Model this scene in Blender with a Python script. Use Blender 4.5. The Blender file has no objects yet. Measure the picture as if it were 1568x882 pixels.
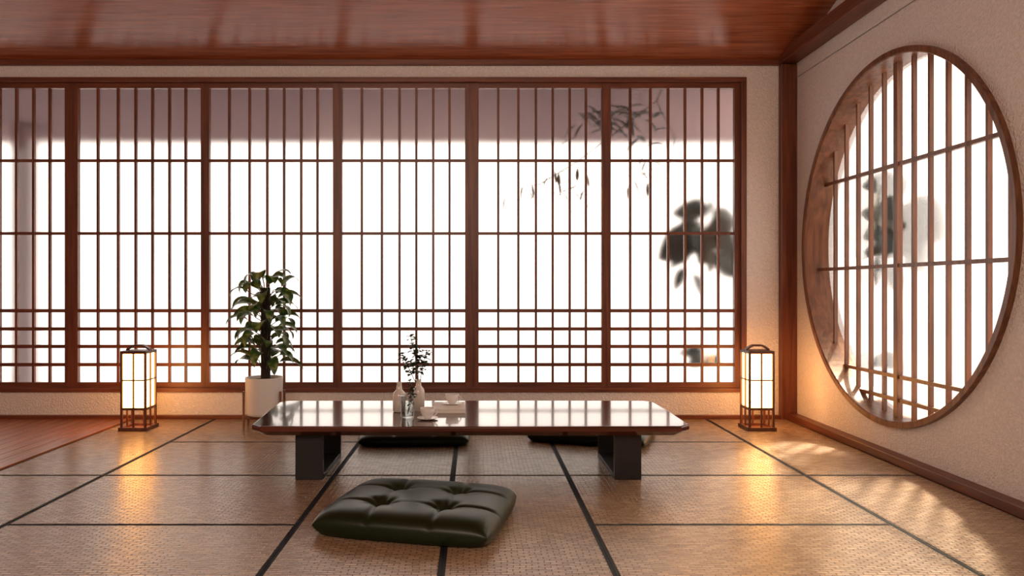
import bpy, bmesh, math, random
from mathutils import Vector, Matrix
random.seed(7)
S = bpy.context.scene
try:
    S.view_settings.view_transform = 'Standard'
    S.view_settings.look = 'None'
except Exception: pass

# ---------------------------------------------------------------- materials
def newmat(name):
    m = bpy.data.materials.new(name); m.use_nodes = True
    nt = m.node_tree; b = nt.nodes['Principled BSDF']
    return m, nt, b
def N(nt, t, **kw):
    n = nt.nodes.new(t)
    for k, v in kw.items(): setattr(n, k, v)
    return n
def simple(name, col, rough=.5, metal=0, spec=.5, coat=0, emis=None, es=0, trans=0):
    m, nt, b = newmat(name)
    b.inputs['Base Color'].default_value = (*col, 1)
    b.inputs['Roughness'].default_value = rough
    b.inputs['Metallic'].default_value = metal
    b.inputs['Specular IOR Level'].default_value = spec
    b.inputs['Coat Weight'].default_value = coat
    b.inputs['Transmission Weight'].default_value = trans
    if emis:
        b.inputs['Emission Color'].default_value = (*emis, 1)
        b.inputs['Emission Strength'].default_value = es
    return m
def wood(name, c1, c2, axis='X', rough=.35, scale=1.0, bump=.15, spec=.5, coat=0, wave=0):
    m, nt, b = newmat(name)
    tc = N(nt, 'ShaderNodeTexCoord'); mp = N(nt, 'ShaderNodeMapping')
    s = [40*scale]*3; s['XYZ'.index(axis)] = 2.0*scale
    mp.inputs['Scale'].default_value = s
    nt.links.new(tc.outputs['Object'], mp.inputs['Vector'])
    no = N(nt, 'ShaderNodeTexNoise'); no.inputs['Scale'].default_value = 1.0
    no.inputs['Detail'].default_value = 6; no.inputs['Distortion'].default_value = .6
    nt.links.new(mp.outputs[0], no.inputs['Vector'])
    cr = N(nt, 'ShaderNodeValToRGB')
    cr.color_ramp.elements[0].position = .35; cr.color_ramp.elements[0].color = (*c1, 1)
    cr.color_ramp.elements[1].position = .68; cr.color_ramp.elements[1].color = (*c2, 1)
    nt.links.new(no.outputs[0], cr.inputs[0]); nt.links.new(cr.outputs[0], b.inputs['Base Color'])
    bp = N(nt, 'ShaderNodeBump'); bp.inputs['Strength'].default_value = bump; bp.inputs['Distance'].default_value = .004
    nt.links.new(no.outputs[0], bp.inputs['Height']); nt.links.new(bp.outputs[0], b.inputs['Normal'])
    if wave:
        n2 = N(nt, 'ShaderNodeTexNoise'); n2.inputs['Scale'].default_value = 5; n2.inputs['Detail'].default_value = 1
        nt.links.new(tc.outputs['Object'], n2.inputs['Vector'])
        b2 = N(nt, 'ShaderNodeBump'); b2.inputs['Strength'].default_value = wave; b2.inputs['Distance'].default_value = .02
        nt.links.new(n2.outputs[0], b2.inputs['Height']); nt.links.new(b2.outputs[0], bp.inputs['Normal'])
    b.inputs['Roughness'].default_value = rough; b.inputs['Specular IOR Level'].default_value = spec
    b.inputs['Coat Weight'].default_value = coat; b.inputs['Coat Roughness'].default_value = .06
    return m
def stucco(name, col):
    m, nt, b = newmat(name)
    tc = N(nt, 'ShaderNodeTexCoord')
    no = N(nt, 'ShaderNodeTexNoise'); no.inputs['Scale'].default_value = 55; no.inputs['Detail'].default_value = 5
    nt.links.new(tc.outputs['Object'], no.inputs['Vector'])
    vo = N(nt, 'ShaderNodeTexVoronoi'); vo.inputs['Scale'].default_value = 90
    nt.links.new(tc.outputs['Object'], vo.inputs['Vector'])
    ad = N(nt, 'ShaderNodeMath', operation='ADD')
    nt.links.new(no.outputs[0], ad.inputs[0]); nt.links.new(vo.outputs['Distance'], ad.inputs[1])
    bp = N(nt, 'ShaderNodeBump'); bp.inputs['Strength'].default_value = .6; bp.inputs['Distance'].default_value = .010
    nt.links.new(ad.outputs[0], bp.inputs['Height']); nt.links.new(bp.outputs[0], b.inputs['Normal'])
    cr = N(nt, 'ShaderNodeValToRGB')
    cr.color_ramp.elements[0].position = .3; cr.color_ramp.elements[0].color = (col[0]*.86, col[1]*.86, col[2]*.86, 1)
    cr.color_ramp.elements[1].position = .7; cr.color_ramp.elements[1].color = (*col, 1)
    nt.links.new(no.outputs[0], cr.inputs[0]); nt.links.new(cr.outputs[0], b.inputs['Base Color'])
    b.inputs['Roughness'].default_value = .9
    return m
def tatami(name):
    m, nt, b = newmat(name)
    tc = N(nt, 'ShaderNodeTexCoord')
    no = N(nt, 'ShaderNodeTexNoise'); no.inputs['Scale'].default_value = 9; no.inputs['Detail'].default_value = 3
    nt.links.new(tc.outputs['Object'], no.inputs['Vector'])
    mx = N(nt, 'ShaderNodeMixRGB', blend_type='LINEAR_LIGHT'); mx.inputs[0].default_value = .012
    nt.links.new(tc.outputs['Object'], mx.inputs[1]); nt.links.new(no.outputs['Color'], mx.inputs[2])
    br = N(nt, 'ShaderNodeTexBrick'); br.inputs['Scale'].default_value = 1
    br.inputs['Brick Width'].default_value = .045; br.inputs['Row Height'].default_value = .017
    br.inputs['Mortar Size'].default_value = .0030; br.inputs['Mortar Smooth'].default_value = 1.0
    br.inputs['Color1'].default_value = (.50, .345, .215, 1); br.inputs['Color2'].default_value = (.34, .225, .138, 1)
    br.inputs['Mortar'].default_value = (.17, .105, .06, 1)
    nt.links.new(mx.outputs[0], br.inputs['Vector'])
    n2 = N(nt, 'ShaderNodeTexNoise'); n2.inputs['Scale'].default_value = 1.3; n2.inputs['Detail'].default_value = 4
    nt.links.new(tc.outputs['Object'], n2.inputs['Vector'])
    cr = N(nt, 'ShaderNodeValToRGB')
    cr.color_ramp.elements[0].position = .3; cr.color_ramp.elements[0].color = (.78, .76, .74, 1)
    cr.color_ramp.elements[1].position = .7; cr.color_ramp.elements[1].color = (1, 1, 1, 1)
    nt.links.new(n2.outputs[0], cr.inputs[0])
    mu = N(nt, 'ShaderNodeMixRGB', blend_type='MULTIPLY'); mu.inputs[0].default_value = 1
    nt.links.new(br.outputs['Color'], mu.inputs[1]); nt.links.new(cr.outputs[0], mu.inputs[2])
    nt.links.new(mu.outputs[0], b.inputs['Base Color'])
    iv = N(nt, 'ShaderNodeMath', operation='SUBTRACT'); iv.inputs[0].default_value = 1
    nt.links.new(br.outputs['Fac'], iv.inputs[1])
    n3 = N(nt, 'ShaderNodeTexNoise'); n3.inputs['Scale'].default_value = 35
    nt.links.new(tc.outputs['Object'], n3.inputs['Vector'])
    ad = N(nt, 'ShaderNodeMath', operation='ADD')
    nt.links.new(iv.outputs[0], ad.inputs[0]); nt.links.new(n3.outputs[0], ad.inputs[1])
    bp = N(nt, 'ShaderNodeBump'); bp.inputs['Strength'].default_value = .5; bp.inputs['Distance'].default_value = .004
    nt.links.new(ad.outputs[0], bp.inputs['Height']); nt.links.new(bp.outputs[0], b.inputs['Normal'])
    b.inputs['Roughness'].default_value = .26; b.inputs['Specular IOR Level'].default_value = .65
    return m
def frosted(name, ior, rough, tr):
    m = bpy.data.materials.new(name); m.use_nodes = True; nt = m.node_tree; nt.nodes.clear()
    out = N(nt, 'ShaderNodeOutputMaterial')
    rf = N(nt, 'ShaderNodeBsdfRefraction'); rf.inputs['IOR'].default_value = ior; rf.inputs['Roughness'].default_value = rough
    tp = N(nt, 'ShaderNodeBsdfTransparent')
    gl = N(nt, 'ShaderNodeBsdfGlossy'); gl.inputs['Roughness'].default_value = .08
    a = N(nt, 'ShaderNodeMixShader'); a.inputs[0].default_value = tr
    nt.links.new(rf.outputs[0], a.inputs[1]); nt.links.new(tp.outputs[0], a.inputs[2])
    c = N(nt, 'ShaderNodeMixShader'); c.inputs[0].default_value = .04
    nt.links.new(a.outputs[0], c.inputs[1]); nt.links.new(gl.outputs[0], c.inputs[2])
    nt.links.new(c.outputs[0], out.inputs[0])
    return m
def thinglass(name, fac, rough, tint):
    m = bpy.data.materials.new(name); m.use_nodes = True; nt = m.node_tree; nt.nodes.clear()
    out = N(nt, 'ShaderNodeOutputMaterial')
    tp = N(nt, 'ShaderNodeBsdfTransparent'); tp.inputs[0].default_value = (*tint, 1)
    gl = N(nt, 'ShaderNodeBsdfGlossy'); gl.inputs['Roughness'].default_value = rough
    lw = N(nt, 'ShaderNodeLayerWeight'); lw.inputs[0].default_value = fac
    c = N(nt, 'ShaderNodeMixShader'); nt.links.new(lw.outputs['Facing'], c.inputs[0])
    nt.links.new(tp.outputs[0], c.inputs[1]); nt.links.new(gl.outputs[0], c.inputs[2])
    nt.links.new(c.outputs[0], out.inputs[0])
    return m
def leafmat(name, dark, light, rough=.35, lo=.45, hi=.72, trans=0):
    m, nt, b = newmat(name)
    tc = N(nt, 'ShaderNodeTexCoord')
    no = N(nt, 'ShaderNodeTexNoise'); no.inputs['Scale'].default_value = 22; no.inputs['Detail'].default_value = 3
    nt.links.new(tc.outputs['Object'], no.inputs['Vector'])
    cr = N(nt, 'ShaderNodeValToRGB')
    cr.color_ramp.elements[0].position = lo; cr.color_ramp.elements[0].color = (*dark, 1)
    cr.color_ramp.elements[1].position = hi; cr.color_ramp.elements[1].color = (*light, 1)
    nt.links.new(no.outputs[0], cr.inputs[0]); nt.links.new(cr.outputs[0], b.inputs['Base Color'])
    b.inputs['Roughness'].default_value = rough
    return m

M = {}
M['frame'] = wood('wood_frame_vertical', (.095, .022, .008), (.20, .055, .021), 'Z', .40)
M['frameH'] = wood('wood_frame_horizontal', (.105, .025, .009), (.21, .058, .022), 'X', .40)
M['frameY'] = wood('wood_frame_depth', (.105, .025, .009), (.21, .058, .022), 'Y', .40)
M['round'] = wood('wood_round_window', (.11, .038, .015), (.24, .095, .042), 'Z', .4, .8, .25)
M['ceil'] = wood('wood_ceiling', (.25, .060, .022), (.43, .125, .048), 'X', .24, 1.2, .3, .55, 0, .12)
M['plank'] = wood('wood_floor_planks', (.26, .078, .027), (.45, .155, .060), 'Y', .36)
M['table'] = wood('wood_lacquered', (.03, .007, .003), (.13, .027, .011), 'X', .15, .5, .03, .5, .6)
M['lamp'] = wood('wood_lantern', (.08, .022, .010), (.15, .045, .02), 'Z', .45)
M['stand'] = wood('wood_stand', (.20, .08, .04), (.33, .15, .08), 'Z', .45)
M['stucco'] = stucco('stucco_wall', (.86, .80, .765))
M['tatami'] = tatami('tatami_weave')
M['border'] = simple('tatami_border_cloth', (.012, .014, .018), .75, spec=.2)
M['leg'] = simple('black_steel', (.014, .013, .014), .42)
M['paper'] = simple('lantern_paper', (.9, .85, .75), .8, emis=(1, .43, .11), es=13)
M['pane'] = frosted('frosted_pane', 1.2, .33, .05)
M['pane_r'] = frosted('frosted_round_pane', 1.2, .22, .42)
M['leather'] = simple('green_leather', (.0095, .0165, .005), .36, spec=.34)
M['ceramic'] = simple('white_ceramic', (.82, .79, .76), .3)
M['pot'] = simple('white_pot', (.80, .76, .72), .5)
M['soil'] = simple('soil', (.03, .02, .014), .95)
M['moss'] = simple('moss_pole_bark', (.02, .014, .010), .95)
M['leaf'] = leafmat('leaf_green', (.035, .09, .018), (.28, .34, .08), .36, .48, .68)
M['sprig'] = leafmat('sprig_leaf', (.016, .036, .012), (.04, .07, .025), .5)
M['stem'] = simple('stem', (.05, .05, .02), .6)
M['gl'] = thinglass('clear_glass', .38, .03, (.92, .94, .93))
M['bottle'] = simple('milky_glass', (.70, .65, .58), .15, coat=.6)
M['page'] = simple('book_pages', (.85, .80, .74), .8)
M['cover'] = simple('book_cover', (.62, .52, .45), .5)
M['tea'] = simple('tea', (.10, .04, .01), .1)
M['eave'] = simple('eave_plaster', (.27, .195, .212), .9)
M['gravel'] = simple('white_gravel', (.93, .93, .94), .9)
M['outleaf'] = leafmat('garden_leaf', (.010, .022, .022), (.025, .042, .038), .8)
M['dry'] = simple('garden_dry_leaf', (.16, .12, .08), .8)

# ---------------------------------------------------------------- mesh builder
class B:
    def __init__(s, name, mats):
        s.name = name; s.bm = bmesh.new(); s.mats = mats
    def mi(s, k): return s.mats.index(k)
    def box(s, x0, x1, y0, y1, z0, z1, mat=None):
        vs = [s.bm.verts.new((x, y, z)) for x in (x0, x1) for y in (y0, y1) for z in (z0, z1)]
        idx = [(0,1,3,2),(4,6,7,5),(0,4,5,1),(2,3,7,6),(0,2,6,4),(1,5,7,3)]
        for f in idx:
            fc = s.bm.faces.new([vs[i] for i in f]); fc.material_index = s.mi(mat) if mat else 0
        return vs
    def obox(s, c, ax, half, mat=None):
        c = Vector(c); vs = []
        for i in (-1, 1):
            for j in (-1, 1):
                for k in (-1, 1):
                    vs.append(s.bm.verts.new(c + ax[0]*half[0]*i + ax[1]*half[1]*j + ax[2]*half[2]*k))
        for f in [(0,1,3,2),(4,6,7,5),(0,4,5,1),(2,3,7,6),(0,2,6,4),(1,5,7,3)]:
            fc = s.bm.faces.new([vs[i] for i in f]); fc.material_index = s.mi(mat) if mat else 0
    def face(s, pts, mat=None, smooth=False):
        f = s.bm.faces.new([s.bm.verts.new(p) for p in pts]); f.material_index = s.mi(mat) if mat else 0; f.smooth = smooth
    def prism(s, loops, mat=None, cap=True, smooth=False):
        rings = [[s.bm.verts.new(p) for p in L] for L in loops]; n = len(rings[0])
        for a, b in zip(rings, rings[1:]):
            for i in range(n):
                f = s.bm.faces.new((a[i], a[(i+1) % n], b[(i+1) % n], b[i])); f.material_index = s.mi(mat) if mat else 0; f.smooth = smooth
        if cap:
            for r in (rings[0], rings[-1]):
                f = s.bm.faces.new(r); f.material_index = s.mi(mat) if mat else 0
    def lathe(s, cx, cy, prof, n=32, mat=None, cap=True):
        s.prism([[(cx + r*math.cos(2*math.pi*i/n), cy + r*math.sin(2*math.pi*i/n), z) for i in range(n)] for r, z in prof], mat, cap, True)
    def tube(s, pts, r, n=6, mat=None, r2=None):
        pts = [Vector(p) for p in pts]; loops = []
        for i, p in enumerate(pts):
            d = (pts[min(i+1, len(pts)-1)] - pts[max(i-1, 0)]).normalized()
            u = d.cross(Vector((.13, .97, .2))).normalized(); v = d.cross(u)
            rr = r if r2 is None else r + (r2-r)*i/(len(pts)-1)
            loops.append([p + u*rr*math.cos(2*math.pi*k/n) + v*rr*math.sin(2*math.pi*k/n) for k in range(n)])
        s.prism(loops, mat, True, True)
    def leaf(s, base, d, L, W, droop=.5, mat=None, fold=.25, roll=0):
        d = Vector(d).normalized(); base = Vector(base)
        side = d.cross(Vector((0, 0, 1)))
        if side.length < .05: side = Vector((1, 0, 0))
        side.normalize(); up = side.cross(d)
        side = (side*math.cos(roll) + up*math.sin(roll)).normalized(); up = side.cross(d)
        ns = 8; rows = []
        p = base.copy(); ang = 0
        for i in range(ns+1):
            t = i/ns
            w = W*.5*(math.sin(math.pi*min(1, t**.8))**.75 if 0 < t < 1 else 0.02)
            dd = (d*math.cos(ang) - Vector((0, 0, 1))*math.sin(ang)).normalized()
            uu = side.cross(dd)
            rows.append([p + side*w*q + uu*abs(q)*w*fold for q in (-1, -.5, 0, .5, 1)])
            p = p + dd*L/ns; ang += droop/ns*1.6
        R = [[s.bm.verts.new(v) for v in r] for r in rows]
        for a, b in zip(R, R[1:]):
            for k in range(4):
                f = s.bm.faces.new((a[k], a[k+1], b[k+1], b[k])); f.smooth = True; f.material_index = s.mi(mat) if mat else 0
    def done(s, bevel=0, recalc=True):
        if recalc: bmesh.ops.recalc_face_normals(s.bm, faces=s.bm.faces)
        me = bpy.data.meshes.new(s.name); s.bm.to_mesh(me); s.bm.free()
        for k in s.mats: me.materials.append(M[k])
        o = bpy.data.objects.new(s.name, me); S.collection.objects.link(o)
        if bevel:
            md = o.modifiers.new('bevel', 'BEVEL'); md.width = bevel; md.segments = 2; md.limit_method = 'ANGLE'
        return o

YB = 5.73          # back wall inner face
XR = 2.44          # right wall inner face
XL = -5.3
YF = -3.2
# ---------------------------------------------------------------- shell
b = B('floor', ['border']); b.box(XL-.15, XR+.3, YF-.15, YB+.25, -.12, -.006); b.done()
b = B('wall_back', ['stucco'])
b.box(XL, XR, YB, YB+.14, 0, .21); b.box(XL, XR, YB, YB+.14, 2.605, 2.78); b.box(2.07, XR, YB, YB+.14, .21, 2.605)
b.done()
# right wall with round opening
CY, CZ, RR = 4.43, 1.285, 1.085
b = B('wall_right', ['stucco'])
def gable(y): return 2.76 + .3*(YB-y) if y > 1.2 else 2.76 + .3*(YB-1.2) - .3*(1.2-y)
n = 96
x0, x1 = XR, XR+.20
y0q, y1q, z0q, z1q = CY-1.27, CY+1.27, 0.0, 2.6
inn = []; outq = []
for i in range(n):
    a = 2*math.pi*(i+.5)/n; c, s_ = math.cos(a), math.sin(a)
    inn.append((CY+RR*c, CZ+RR*s_))
    k = 1.27/abs(c) if abs(c) > 1e-6 else 1e9
    k2 = (CZ if s_ < 0 else 2.6-CZ)/abs(s_) if abs(s_) > 1e-6 else 1e9
    k = min(k, k2); outq.append((CY+k*c, CZ+k*s_))
for i in range(n):
    j = (i+1) % n
    for X in (x0, x1):
        b.face([(X, *inn[i]), (X, *inn[j]), (X, *outq[j]), (X, *outq[i])])
    b.face([(x0, *inn[i]), (x0, *inn[j]), (x1, *inn[j]), (x1, *inn[i])])
b.box(x0, x1, YF, CY-1.265, 0, 2.6); b.box(x0, x1, CY+1.265, YB+.14, 0, 2.6)
b.prism([[(X, YF, 2.595), (X, YB+.14, 2.595), (X, YB+.14, gable(YB+.14)), (X, 1.2, gable(1.2)), (X, YF, gable(YF))] for X in (x0, x1)])
b.done()
b = B('wall_left', ['stucco'])
b.prism([[(X, YF, 0), (X, YB+.14, 0), (X, YB+.14, gable(YB+.14)), (X, 1.2, gable(1.2)), (X, YF, gable(YF))] for X in (XL-.15, XL)])
b.done()
b = B('wall_front', ['stucco']); b.box(XL-.15, XR+.2, YF-.15, YF, 0, 2.9); b.done()
b = B('ceiling', ['ceil'])
pts = [(YB+.2, gable(YB+.2)-.02), (1.2, gable(1.2)-.02), (YF-.2, gable(YF-.2)-.02)]
b.prism([[(X, y, z) for y, z in pts] + [(X, y, z+.1) for y, z in reversed(pts)] for X in (XL-.15, XR+.2)])
b.done()
b = B('trim_1', ['frameH']); b.box(XL, XR-.12, YB-.03, YB, 2.70, 2.745); b.done(.003)   # under-ceiling rail
b = B('trim_2', ['frame']); b.box(2.32, XR, YB-.06, YB, 0, 2.70); b.done(.004)          # corner post
b = B('trim_3', ['frameY']); b.box(2.31, XR, YF, YB-.001, 2.705, 2.80); b.done(.004)     # beam
b = B('baseboard_back', ['frameH']); b.box(XL, 2.32, YB-.04, YB, 0, .03); b.done(.003)
b = B('baseboard_right', ['frameY']); b.box(2.365, XR, YF, YB-.06, 0, .05); b.done(.004)

# tatami mats ------------------------------------------------------
b = B('tatami_mats', ['tatami', 'border'])
g = .014
def mat_(xa, xb, ya, yb, borders):
    b.box(xa+.001, xb-.001, ya+.001, yb-.001, -.006, 0.002, 'border')
    b.box(xa+g, xb-g, ya+.013, yb-.013, -.005, .0035, 'tatami')
rowsA = [5.69, 4.84, 3.98, 3.15, 2.30, 1.46, .62, -.22, -1.06, -1.9, -3.2]
rowsB = [5.69, 3.98, 2.30, .62, -1.06, -3.2]
for xa, xb in ((-1.98, -.75), (.49, 1.755)):
    for t, u in zip(rowsA, rowsA[1:]): mat_(xa, xb, u, t, 'LR')
for xa, xb in ((-2.60, -1.98), (-.75, -.12), (-.12, .49), (1.755, 2.365)):
    for t, u in zip(rowsB, rowsB[1:]): mat_(xa, xb, u, t, 'LR')
b.done()
b = B('floor_planks', ['plank'])
b.box(-2.66, -2.605, YF, YB-.04, -.006, .012)
x = -2.665
while x > XL+.01:
    xa = max(XL, x-.085); b.box(xa+.003, x-.001, YF, YB-.04, -.006, .004); x -= .088
b.done(.0015)

# windows ----------------------------------------------------------
P = [(-5.105+.0, -4.155), (-4.105, -3.155), (-3.055, -2.11), (-2.045, -1.095), (-1.025, -.08), (.025, .97), (1.04, 1.99)]
fr = [.159, .323, .466, .603, .741, .873]
zh = [(1.98, .011), (1.42, .011), (.825, .013), (.685, .013), (.55, .013), (.41, .013)]
edges = [(-5.3, -5.105), (-4.155, -4.105), (-3.155, -3.055), (-2.11, -2.045), (-1.095, -1.025), (-.08, .025), (.97, 1.04), (1.99, 2.03)]
for i, (xa, xb) in enumerate(P):
    b = B('window_%d' % (i+1), ['frame', 'frameH', 'pane'])
    l = (edges[i][0]+edges[i][1])/2 if i else edges[0][0]+.02; r = (edges[i+1][0]+edges[i+1][1])/2 if i < 6 else 2.03
    ya, yb = YB+.015, YB+.055
    b.box(l, xa, ya, yb, .235, 2.575, 'frame'); b.box(xb, r, ya, yb, .235, 2.575, 'frame')
    b.box(xa, xb, ya, yb, .235, .275, 'frameH'); b.box(xa, xb, ya, yb, 2.535, 2.575, 'frameH')
    for f in fr:
        xc = xa+(xb-xa)*f; b.box(xc-.009, xc+.009, ya+.006, yb-.012, .275, 2.535, 'frame')
    for z, h in zh: b.box(xa, xb, ya+.010, yb-.014, z-h, z+h, 'frameH')
    b.box(xa, xb, yb-.006, yb-.003, .275, 2.535, 'pane')
    b.done(recalc=True)
b = B('trim_4', ['frameH', 'frame'])   # window casing
b.box(XL, 2.07, YB-.025, YB+.10, .205, .236, 'frameH'); b.box(XL, 2.07, YB-.025, YB+.10, 2.574, 2.61, 'frameH')
b.box(2.03, 2.07, YB-.025, YB+.10, .236, 2.574, 'frame')
b.done(.003)

# round window ------------------------------------------------------
b = B('window_8', ['round', 'pane_r'])
n = 128
def ring(r, X): return [(X, CY+r*math.cos(2*math.pi*i/n), CZ+r*math.sin(2*math.pi*i/n)) for i in range(n)]
R0, R1 = 1.062, 1.098
loops = [ring(R1, XR-.03), ring(R0+.006, XR-.03), ring(R0, XR-.022), ring(R0, XR+.19), ring(R1-.02, XR+.19), ring(R1-.02, XR), ring(R1, XR), ring(R1, XR-.03)]
b.prism(loops, 'round', False, False)
XW = XR+.09
def chord(dy): return math.sqrt(max(0, (R0+.004)**2-dy*dy))
for k in range(-6, 6):
    dy = k*.157 + .04
    if abs(dy) > R0: continue
    h = chord(dy); w = .02 if k == 0 else .009
    b.box(XW-.012-(.01 if k == 0 else 0), XW+.012, CY+dy-w, CY+dy+w, CZ-h, CZ+h, 'round')
for z in (1.74, 1.134, .47, .33):
    h = chord(z-CZ); b.box(XW-.014, XW+.010, CY-h, CY+h, z-.011, z+.011, 'round')
b.prism([ring(R0, XW+.016), ring(R0, XW+.020)], 'pane_r')
b.done()

# ---------------------------------------------------------------- exterior
b = B('garden_ground', ['gravel']); b.box(-16, 16, YB+.26, 26, -.3, -.12); b.box(XR+.32, 16, -6, YB+.26, -.3, -.12); b.done()
b = B('eave_roof', ['eave'])
b.prism([[(X, YB+.15, 2.78), (X, YB+1.0, 2.30), (X, YB+1.0, 2.36), (X, YB+.15, 2.9)] for X in (-7, 2.45)])
b.done()
b = B('veranda_post', ['eave']); b.box(-4.02, -3.87, YB+.75, YB+.9, -.12, 2.40); b.done()

def garden_plant(name, cx, cy, leaves, z0=-.12, top=2.0):
    b = B(name, ['outleaf', 'stem'])
    b.tube([(cx, cy, z0), (cx+.03, cy, .6), (cx-.02, cy+.02, 1.2), (cx+.02, cy, top)], .006, 6, 'stem', .004)
    for (dx, dy, z, az, el, L, W) in leaves:
        d = (math.cos(az)*math.cos(el), math.sin(az)*math.cos(el), math.sin(el))
        p = Vector((cx+dx, cy+dy, z)); b.tube([(cx, cy, z-.06), p], .005, 5, 'stem'); b.leaf(p, d, L, W, .5, 'outleaf', .15, 1.1)
    return b.done(recalc=False)
LV = [(0, 0, 1.62, 2.6, .6, .30, .26), (.05, 0, 1.52, .4, .5, .34, .30), (-.05, 0, 1.42, 3.3, -.1, .42, .34), (0, .03, 1.55, .9, .9, .34, .28),
      (0, 0, 1.5, 4.2, -.8, .36, .34), (0, 0, 1.5, 5.6, -.3, .36, .34), (.02, 0, 1.40, 4.6, -1.2, .30, .28), (.1, 0, 1.3, .2, -.4, .34, .28), (0, 0, 1.45, 3.0, .3, .34, .30),
      (-.16, 0, 1.18, 3.5, -.9, .24, .10), (-.1, 0, 1.12, 5.4, -1.0, .22, .13), (-.12, 0, 1.25, 2.9, -.1, .22, .08), (0, 0, .42, 2.6, .4, .24, .14), (0, 0, .35, .5, .3, .24, .14), (0, 0, .38, 3.6, .1, .2, .14)]
garden_plant('rubber_tree', 1.98, 6.48, LV, top=1.6)
LV2 = [(a, c, z+.04, az+.6, el, L, W) for a, c, z, az, el, L, W in LV] + [(0, 0, 1.45, az, el, .28, .26) for az, el in ((2.2, .1), (2.4, -.7), (5.4, .3), (5.2, -.6), (2.6, .8), (3.6, -.9), (.3, -.8))]
garden_plant('rubber_tree.001', 3.0, 5.28, LV2, top=1.6)
b = B('hanging_branch', ['outleaf', 'dry', 'stem'])
b.tube([(1.55, 6.0, 2.70), (1.45, 6.0, 2.5), (1.2, 5.98, 2.3), (.8, 5.97, 2.0), (.5, 5.96, 1.82)], .004, 6, 'stem')
b.tube([(1.45, 6.0, 2.5), (1.6, 6.0, 2.2), (1.55, 6.0, 1.95)], .004, 6, 'stem')
for i in range(50):
    x = random.gauss(1.15, .2); z = 2.34+random.gauss(0, .08); a = random.uniform(0, 6.28)
    if x > 1.5: continue
    b.leaf((x, 6.03, z), (math.cos(a), .15*math.sin(a), random.uniform(-.6, .6)), .15, .06, .5, 'outleaf')
for i in range(60):
    a = random.uniform(0, 6.28); cx_ = random.choice((.42, .62, .8, 1.3))
    b.leaf((cx_+random.gauss(0, .08), 5.955, 1.76+.18*(cx_-.5)+random.gauss(0, .06)), (math.cos(a), .1, math.sin(a)), .11, .03, .3, 'dry')
b.done(recalc=False)

# ---------------------------------------------------------------- table
b = B('low_dining_table', ['table', 'leg'])
out = [(-1.09, 3.775), (-.4, 3.765), (.4, 3.768), (1.04, 3.775), (1.095, 3.83), (1.10, 4.2), (1.09, 4.58), (1.05, 4.635), (.3, 4.645), (-.5, 4.64), (-1.16, 4.635), (-1.20, 4.58), (-1.175, 4.2), (-1.145, 3.83)]
cx, cy = -.03, 4.2
def sc(p, k, z): 
    dx = 1-k/1.15; dy = 1-k/.43
    return (cx+(p[0]-cx)*dx, cy+(p[1]-cy)*dy, z)
b.prism([[sc(p, .006, .302) for p in out], [sc(p, 0, .297) for p in out], [sc(p, 0, .276) for p in out], [sc(p, .035, .25) for p in out]], 'table')
for xa, xb in ((-.936, -.793), (.722, .862)):
    ya, yb, t = 3.885, 4.42, .03
    b.box(xa, xb, ya, ya+t, .0035, .25, 'leg'); b.box(xa, xb, yb-t, yb, .0035, .25, 'leg')
    b.box(xa, xb, ya+t, yb-t, .0035, .03, 'leg'); b.box(xa, xb, ya+t, yb-t, .225, .25, 'leg')
b.done(.002)

# ---------------------------------------------------------------- cushions
def cushion(name, cx, cy, w, d, rot, H=.105):
    b = B(name, ['leather']); bm = b.bm; n = 96
    c, s_ = math.cos(rot), math.sin(rot)
    tf = [(u, v) for u in (-.36, .36) for v in (-.36, .36)]
    def pos(u, v, top):
        x = u*(1-.045*v*v*v*v)*w/2; y = v*(1-.045*u*u*u*u)*d/2
        prof = max(0, (1-abs(u)**8)*(1-abs(v)**8))**.5
        if top:
            z = H*(.42+.58*prof*(1-.10*(u*u+v*v)/2))
            for (a, q) in tf:
                r = math.hypot(u-a, v-q); z -= .050*math.exp(-(r/.10)**1.3)
                # radiating pinch folds
                th = math.atan2(v-q, u-a)
                z -= .0065*math.exp(-((r-.10)/.09)**2)*(.5+.5*math.cos(th*8))*prof
            for (p1, p2) in ((u, v), (v, u)):
                for a in (-.36, .36):
                    out_ = 1 if abs(p2) > .36 else .45
                    z -= .010*out_*math.exp(-abs((p1-a)/.03)**1.4)*prof
        else:
            z = H*(.42-.40*min(1, prof*1.6)) 
        return Vector((cx+x*c-y*s_, cy+x*s_+y*c, max(.006, z)+.001))
    def grid(top):
        q = lambda i: .6*math.sin((-1+2*i/n)*math.pi/2)+.4*(-1+2*i/n)
        G = [[bm.verts.new(pos(q(i), q(j), top)) for j in range(n+1)] for i in range(n+1)]
        for i in range(n):
            for j in range(n):
                f = bm.faces.new((G[i][j], G[i+1][j], G[i+1][j+1], G[i][j+1])); f.smooth = True
    grid(True); grid(False)
    bmesh.ops.remove_doubles(bm, verts=bm.verts, dist=.0004)
    for (a, q) in tf:
        p = pos(a, q, True)
        b.prism([[(p.x+r*math.cos(k*math.pi/6), p.y+r*math.sin(k*math.pi/6), p.z+z) for k in range(12)] for r, z in ((.013, -.003), (.013, .003), (.008, .007), (.001, .008))], 'leather', True, True)
    return b.done()
cushion('floor_cushion', -.235, 3.215, .755, .645, -.235, .115)
cushion('floor_cushion.001', -.40, 5.00, .72, .66, .04, .09)
cushion('floor_cushion.002', .79, 5.02, .78, .66, -.33, .09)

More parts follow.
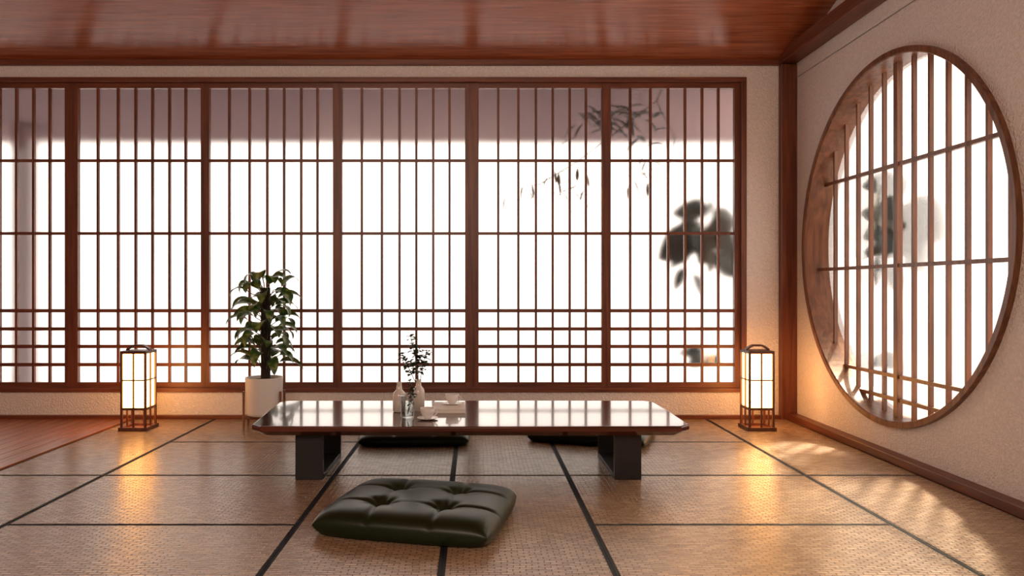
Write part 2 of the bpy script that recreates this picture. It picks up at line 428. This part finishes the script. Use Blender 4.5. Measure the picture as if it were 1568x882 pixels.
# ---------------------------------------------------------------- lanterns
def lantern(name, cx, cy):
    b = B(name, ['lamp', 'paper']); h = .0825; t = .007; z0 = .004
    B0 = .10
    for sgn in (-1, 1):
        b.box(cx-B0, cx+B0, cy+sgn*(B0-.012)-.012, cy+sgn*(B0-.012)+.012, z0, z0+.024)
        b.box(cx+sgn*(B0-.012)-.012, cx+sgn*(B0-.012)+.012, cy-B0+.024, cy+B0-.024, z0, z0+.024)
    b.box(cx-.07, cx+.07, cy-.07, cy+.07, z0, z0+.01)
    for sx in (-1, 1):
        for sy in (-1, 1):
            b.box(cx+sx*h-t, cx+sx*h+t, cy+sy*h-t, cy+sy*h+t, z0+.02, .56)
    for sy in (-1, 1):
        b.box(cx-.005, cx+.005, cy+sy*h-.005, cy+sy*h+.005, z0+.02, .55)
        b.box(cx+sy*h-.005, cx+sy*h+.005, cy-.005, cy+.005, z0+.02, .55)
    for z, q in ((.155, .008), (.355, .004), (.548, .008)):
        for sg in (-1, 1):
            b.box(cx-h, cx+h, cy+sg*h-.006, cy+sg*h+.006, z-q, z+q)
            b.box(cx+sg*h-.006, cx+sg*h+.006, cy-h, cy+h, z-q, z+q)
    p = h-.006
    b.box(cx-p, cx+p, cy-p, cy+p, .16, .545, 'paper')
    b.box(cx-h-.004, cx+h+.004, cy-h-.004, cy+h+.004, .548, .560)
    pts = [(-h, .56), (-.05, .582), (-.03, .59), (.03, .59), (.05, .582), (h, .56)]
    for (xa, za), (xb, zb) in zip(pts, pts[1:]):
        b.prism([[(cx+xa, y, za-.003), (cx+xb, y, zb-.003), (cx+xb, y, zb+.01), (cx+xa, y, za+.01)] for y in (cy-.02, cy+.02)], 'lamp')
    return b.done()
lantern('floor_lantern', -2.385, 5.30)
lantern('floor_lantern.001', 1.995, 5.30)

# ---------------------------------------------------------------- potted plant
px, py = -1.525, 5.40
b = B('potted_plant', ['pot', 'soil', 'stand', 'moss', 'leaf', 'stem'])
b.lathe(px, py, [(.105, .085), (.122, .09), (.128, .11), (.132, .35), (.132, .358), (.124, .358), (.120, .335)], 48, 'pot')
b.lathe(px, py, [(.001, .334), (.121, .336)], 32, 'soil')
for a in (-.38, .38, math.pi-.38, math.pi+.38):
    x, y = px+.142*math.cos(a), py+.142*math.sin(a)
    b.tube([(x, y, .004), (x, y, .26)], .009, 8, 'stand')
for a in (-.38, .38):
    b.obox((px, py, .075), (Vector((math.cos(a), math.sin(a), 0)), Vector((-math.sin(a), math.cos(a), 0)), Vector((0, 0, 1))), (.142, .011, .009), 'stand')
b.tube([(px+.01, py, .33), (px+.012, py, .6), (px+.01, py, 1.0)], .034, 12, 'moss')
NL = 64
for i in range(NL):
    t = (i+.5)/NL; z = .44 + t*.63; a = i*2.399+.4
    rr = random.uniform(.06, .12); st = Vector((px+.01, py, min(z, 1.0)-.05))
    el = random.uniform(.2, .7)+(.35 if t > .85 else 0); out_ = rr*(1.0 if t < .9 else .6)
    bp = Vector((px+.01+out_*math.cos(a), py+out_*math.sin(a)*.9, z+.02))
    b.tube([st+Vector((.03*math.cos(a), .03*math.sin(a), 0)), (st+bp)/2+Vector((0, 0, .012)), bp], .0035, 5, 'stem')
    L = random.uniform(.16, .21)
    b.leaf(bp, (math.cos(a)*math.cos(el), math.sin(a)*math.cos(el)*.8, math.sin(el)), L, L*random.uniform(.42, .52), random.uniform(.7, 1.3), 'leaf', .25, random.choice((-1, 1))*random.uniform(.1, .6))
b.done(recalc=False)

# ---------------------------------------------------------------- table objects
T = .3022
b = B('bottle_vase', ['bottle'])
b.lathe(-.43, 4.22, [(.030, T), (.036, T+.006), (.037, T+.09), (.034, T+.105), (.016, T+.125), (.014, T+.16), (.017, T+.168), (.013, T+.168), (.012, T+.13)], 32)
b.done()
b = B('bottle_vase.001', ['bottle', 'stem', 'sprig'])
vx, vy = -.325, 4.28
b.lathe(vx, vy, [(.028, T), (.033, T+.006), (.034, T+.10), (.030, T+.12), (.015, T+.14), (.014, T+.168), (.017, T+.174), (.013, T+.174), (.012, T+.14)], 32)
def sprig(b, base, tips, n, L, W, t0=.35):
    for tip in tips:
        base_ = Vector(base); tip = Vector(tip); mid = (base_+tip)/2+Vector((random.uniform(-.015, .015), 0, .02))
        b.tube([base_, mid, tip], .0022, 5, 'stem')
        for i in range(n):
            t = t0+(1-t0)*i/(n-1); p = base_.lerp(mid, t*2) if t < .5 else mid.lerp(tip, t*2-1)
            for k in range(3):
                a = random.uniform(0, 6.28); b.leaf(p, (math.cos(a), math.sin(a), random.uniform(-.2, .8)), L*random.uniform(.7, 1.2), W, .5, 'sprig')
sprig(b, (vx, vy, T+.12), [(vx-.045, vy, .72), (vx-.095, vy+.01, .62), (vx+.045, vy, .64), (vx-.02, vy+.03, .66)], 9, .042, .032)
b.done(recalc=False)
b = B('glass_vase', ['gl', 'stem', 'sprig'])
gx, gy = -.365, 4.02
b.lathe(gx, gy, [(.001, T+.001), (.030, T+.001), (.036, T+.006), (.038, T+.118), (.0395, T+.121), (.037, T+.122), (.035, T+.118), (.033, T+.012), (.001, T+.010)], 40, 'gl', False)
sprig(b, (gx, gy, T+.02), [(gx+.012, gy, .50), (gx+.03, gy+.01, .46)], 8, .026, .017, .3)
b.done(recalc=False)
b = B('book', ['cover', 'page'])
bc = Vector((-.152, 4.29, T)); ax = [Vector((math.cos(.03), math.sin(.03), 0)), Vector((-math.sin(.03), math.cos(.03), 0)), Vector((0, 0, 1))]
for z, q, hx, hy, mt in ((.002, .002, .092, .135, 'cover'), (.012, .008, .088, .131, 'page'), (.022, .002, .092, .135, 'page')):
    b.obox(bc+Vector((0, 0, z)), ax, (hx, hy, q), mt)
b.done()
def cup(name, cx, cy, z):
    b = B(name, ['ceramic', 'tea'])
    b.lathe(cx, cy, [(.025, z), (.03, z+.002), (.056, z+.008), (.056, z+.010), (.028, z+.005), (.001, z+.005)], 32, 'ceramic')
    b.lathe(cx, cy, [(.018, z+.005), (.022, z+.01), (.035, z+.032), (.039, z+.060), (.037, z+.060), (.033, z+.032), (.02, z+.012), (.001, z+.011)], 32, 'ceramic')
    b.lathe(cx, cy, [(.001, z+.047), (.0345, z+.0475)], 24, 'tea')
    b.tube([(cx+.035+.017*math.sin(t*math.pi), cy, z+.02+.032*t) for t in [k/8 for k in range(9)]], .0034, 6, 'ceramic')
    return b.done()
cup('tea_cup', -.135, 4.33, T+.0242)
cup('tea_cup.001', -.255, 3.98, T)

# ---------------------------------------------------------------- lights
def area(name, loc, target, sx, sy, power, col):
    l = bpy.data.lights.new(name, 'AREA'); l.shape = 'RECTANGLE'; l.size = sx; l.size_y = sy; l.energy = power; l.color = col
    o = bpy.data.objects.new(name, l); S.collection.objects.link(o); o.location = loc
    o.rotation_euler = (Vector(target)-Vector(loc)).to_track_quat('-Z', 'Y').to_euler(); return o
area('added_room_fill', (-1.0, -1.5, 2.8), (0, 4.5, 1.2), 3.5, 1.6, 135, (1, .76, .60))  # unseen warm fill added behind the camera to light the room
l = bpy.data.lights.new('added_sun_spot', 'SPOT'); l.energy = 30000; l.color = (1, .76, .50); l.spot_size = math.radians(24); l.spot_blend = .3; l.shadow_soft_size = .22  # added spot aimed through the round window, stands in for sun on the tatami
o = bpy.data.objects.new('added_sun_spot', l); S.collection.objects.link(o)
o.location = (5.4, 8.1, 5.2); o.rotation_euler = (Vector((2.53, 4.43, 1.28))-Vector(o.location)).to_track_quat('-Z', 'Y').to_euler()

w = bpy.data.worlds.new('world'); S.world = w; w.use_nodes = True
bg = w.node_tree.nodes['Background']; bg.inputs[0].default_value = (1, .88, .78, 1); bg.inputs[1].default_value = 2.5

# ---------------------------------------------------------------- camera
cd = bpy.data.cameras.new('camera'); cd.sensor_width = 36; cd.lens = 26.3; cd.shift_x = .0357; cd.clip_start = .05
co = bpy.data.objects.new('camera', cd); S.collection.objects.link(co); co.location = (0, 0, 1.0); co.rotation_euler = (math.radians(90), 0, 0)
S.camera = co
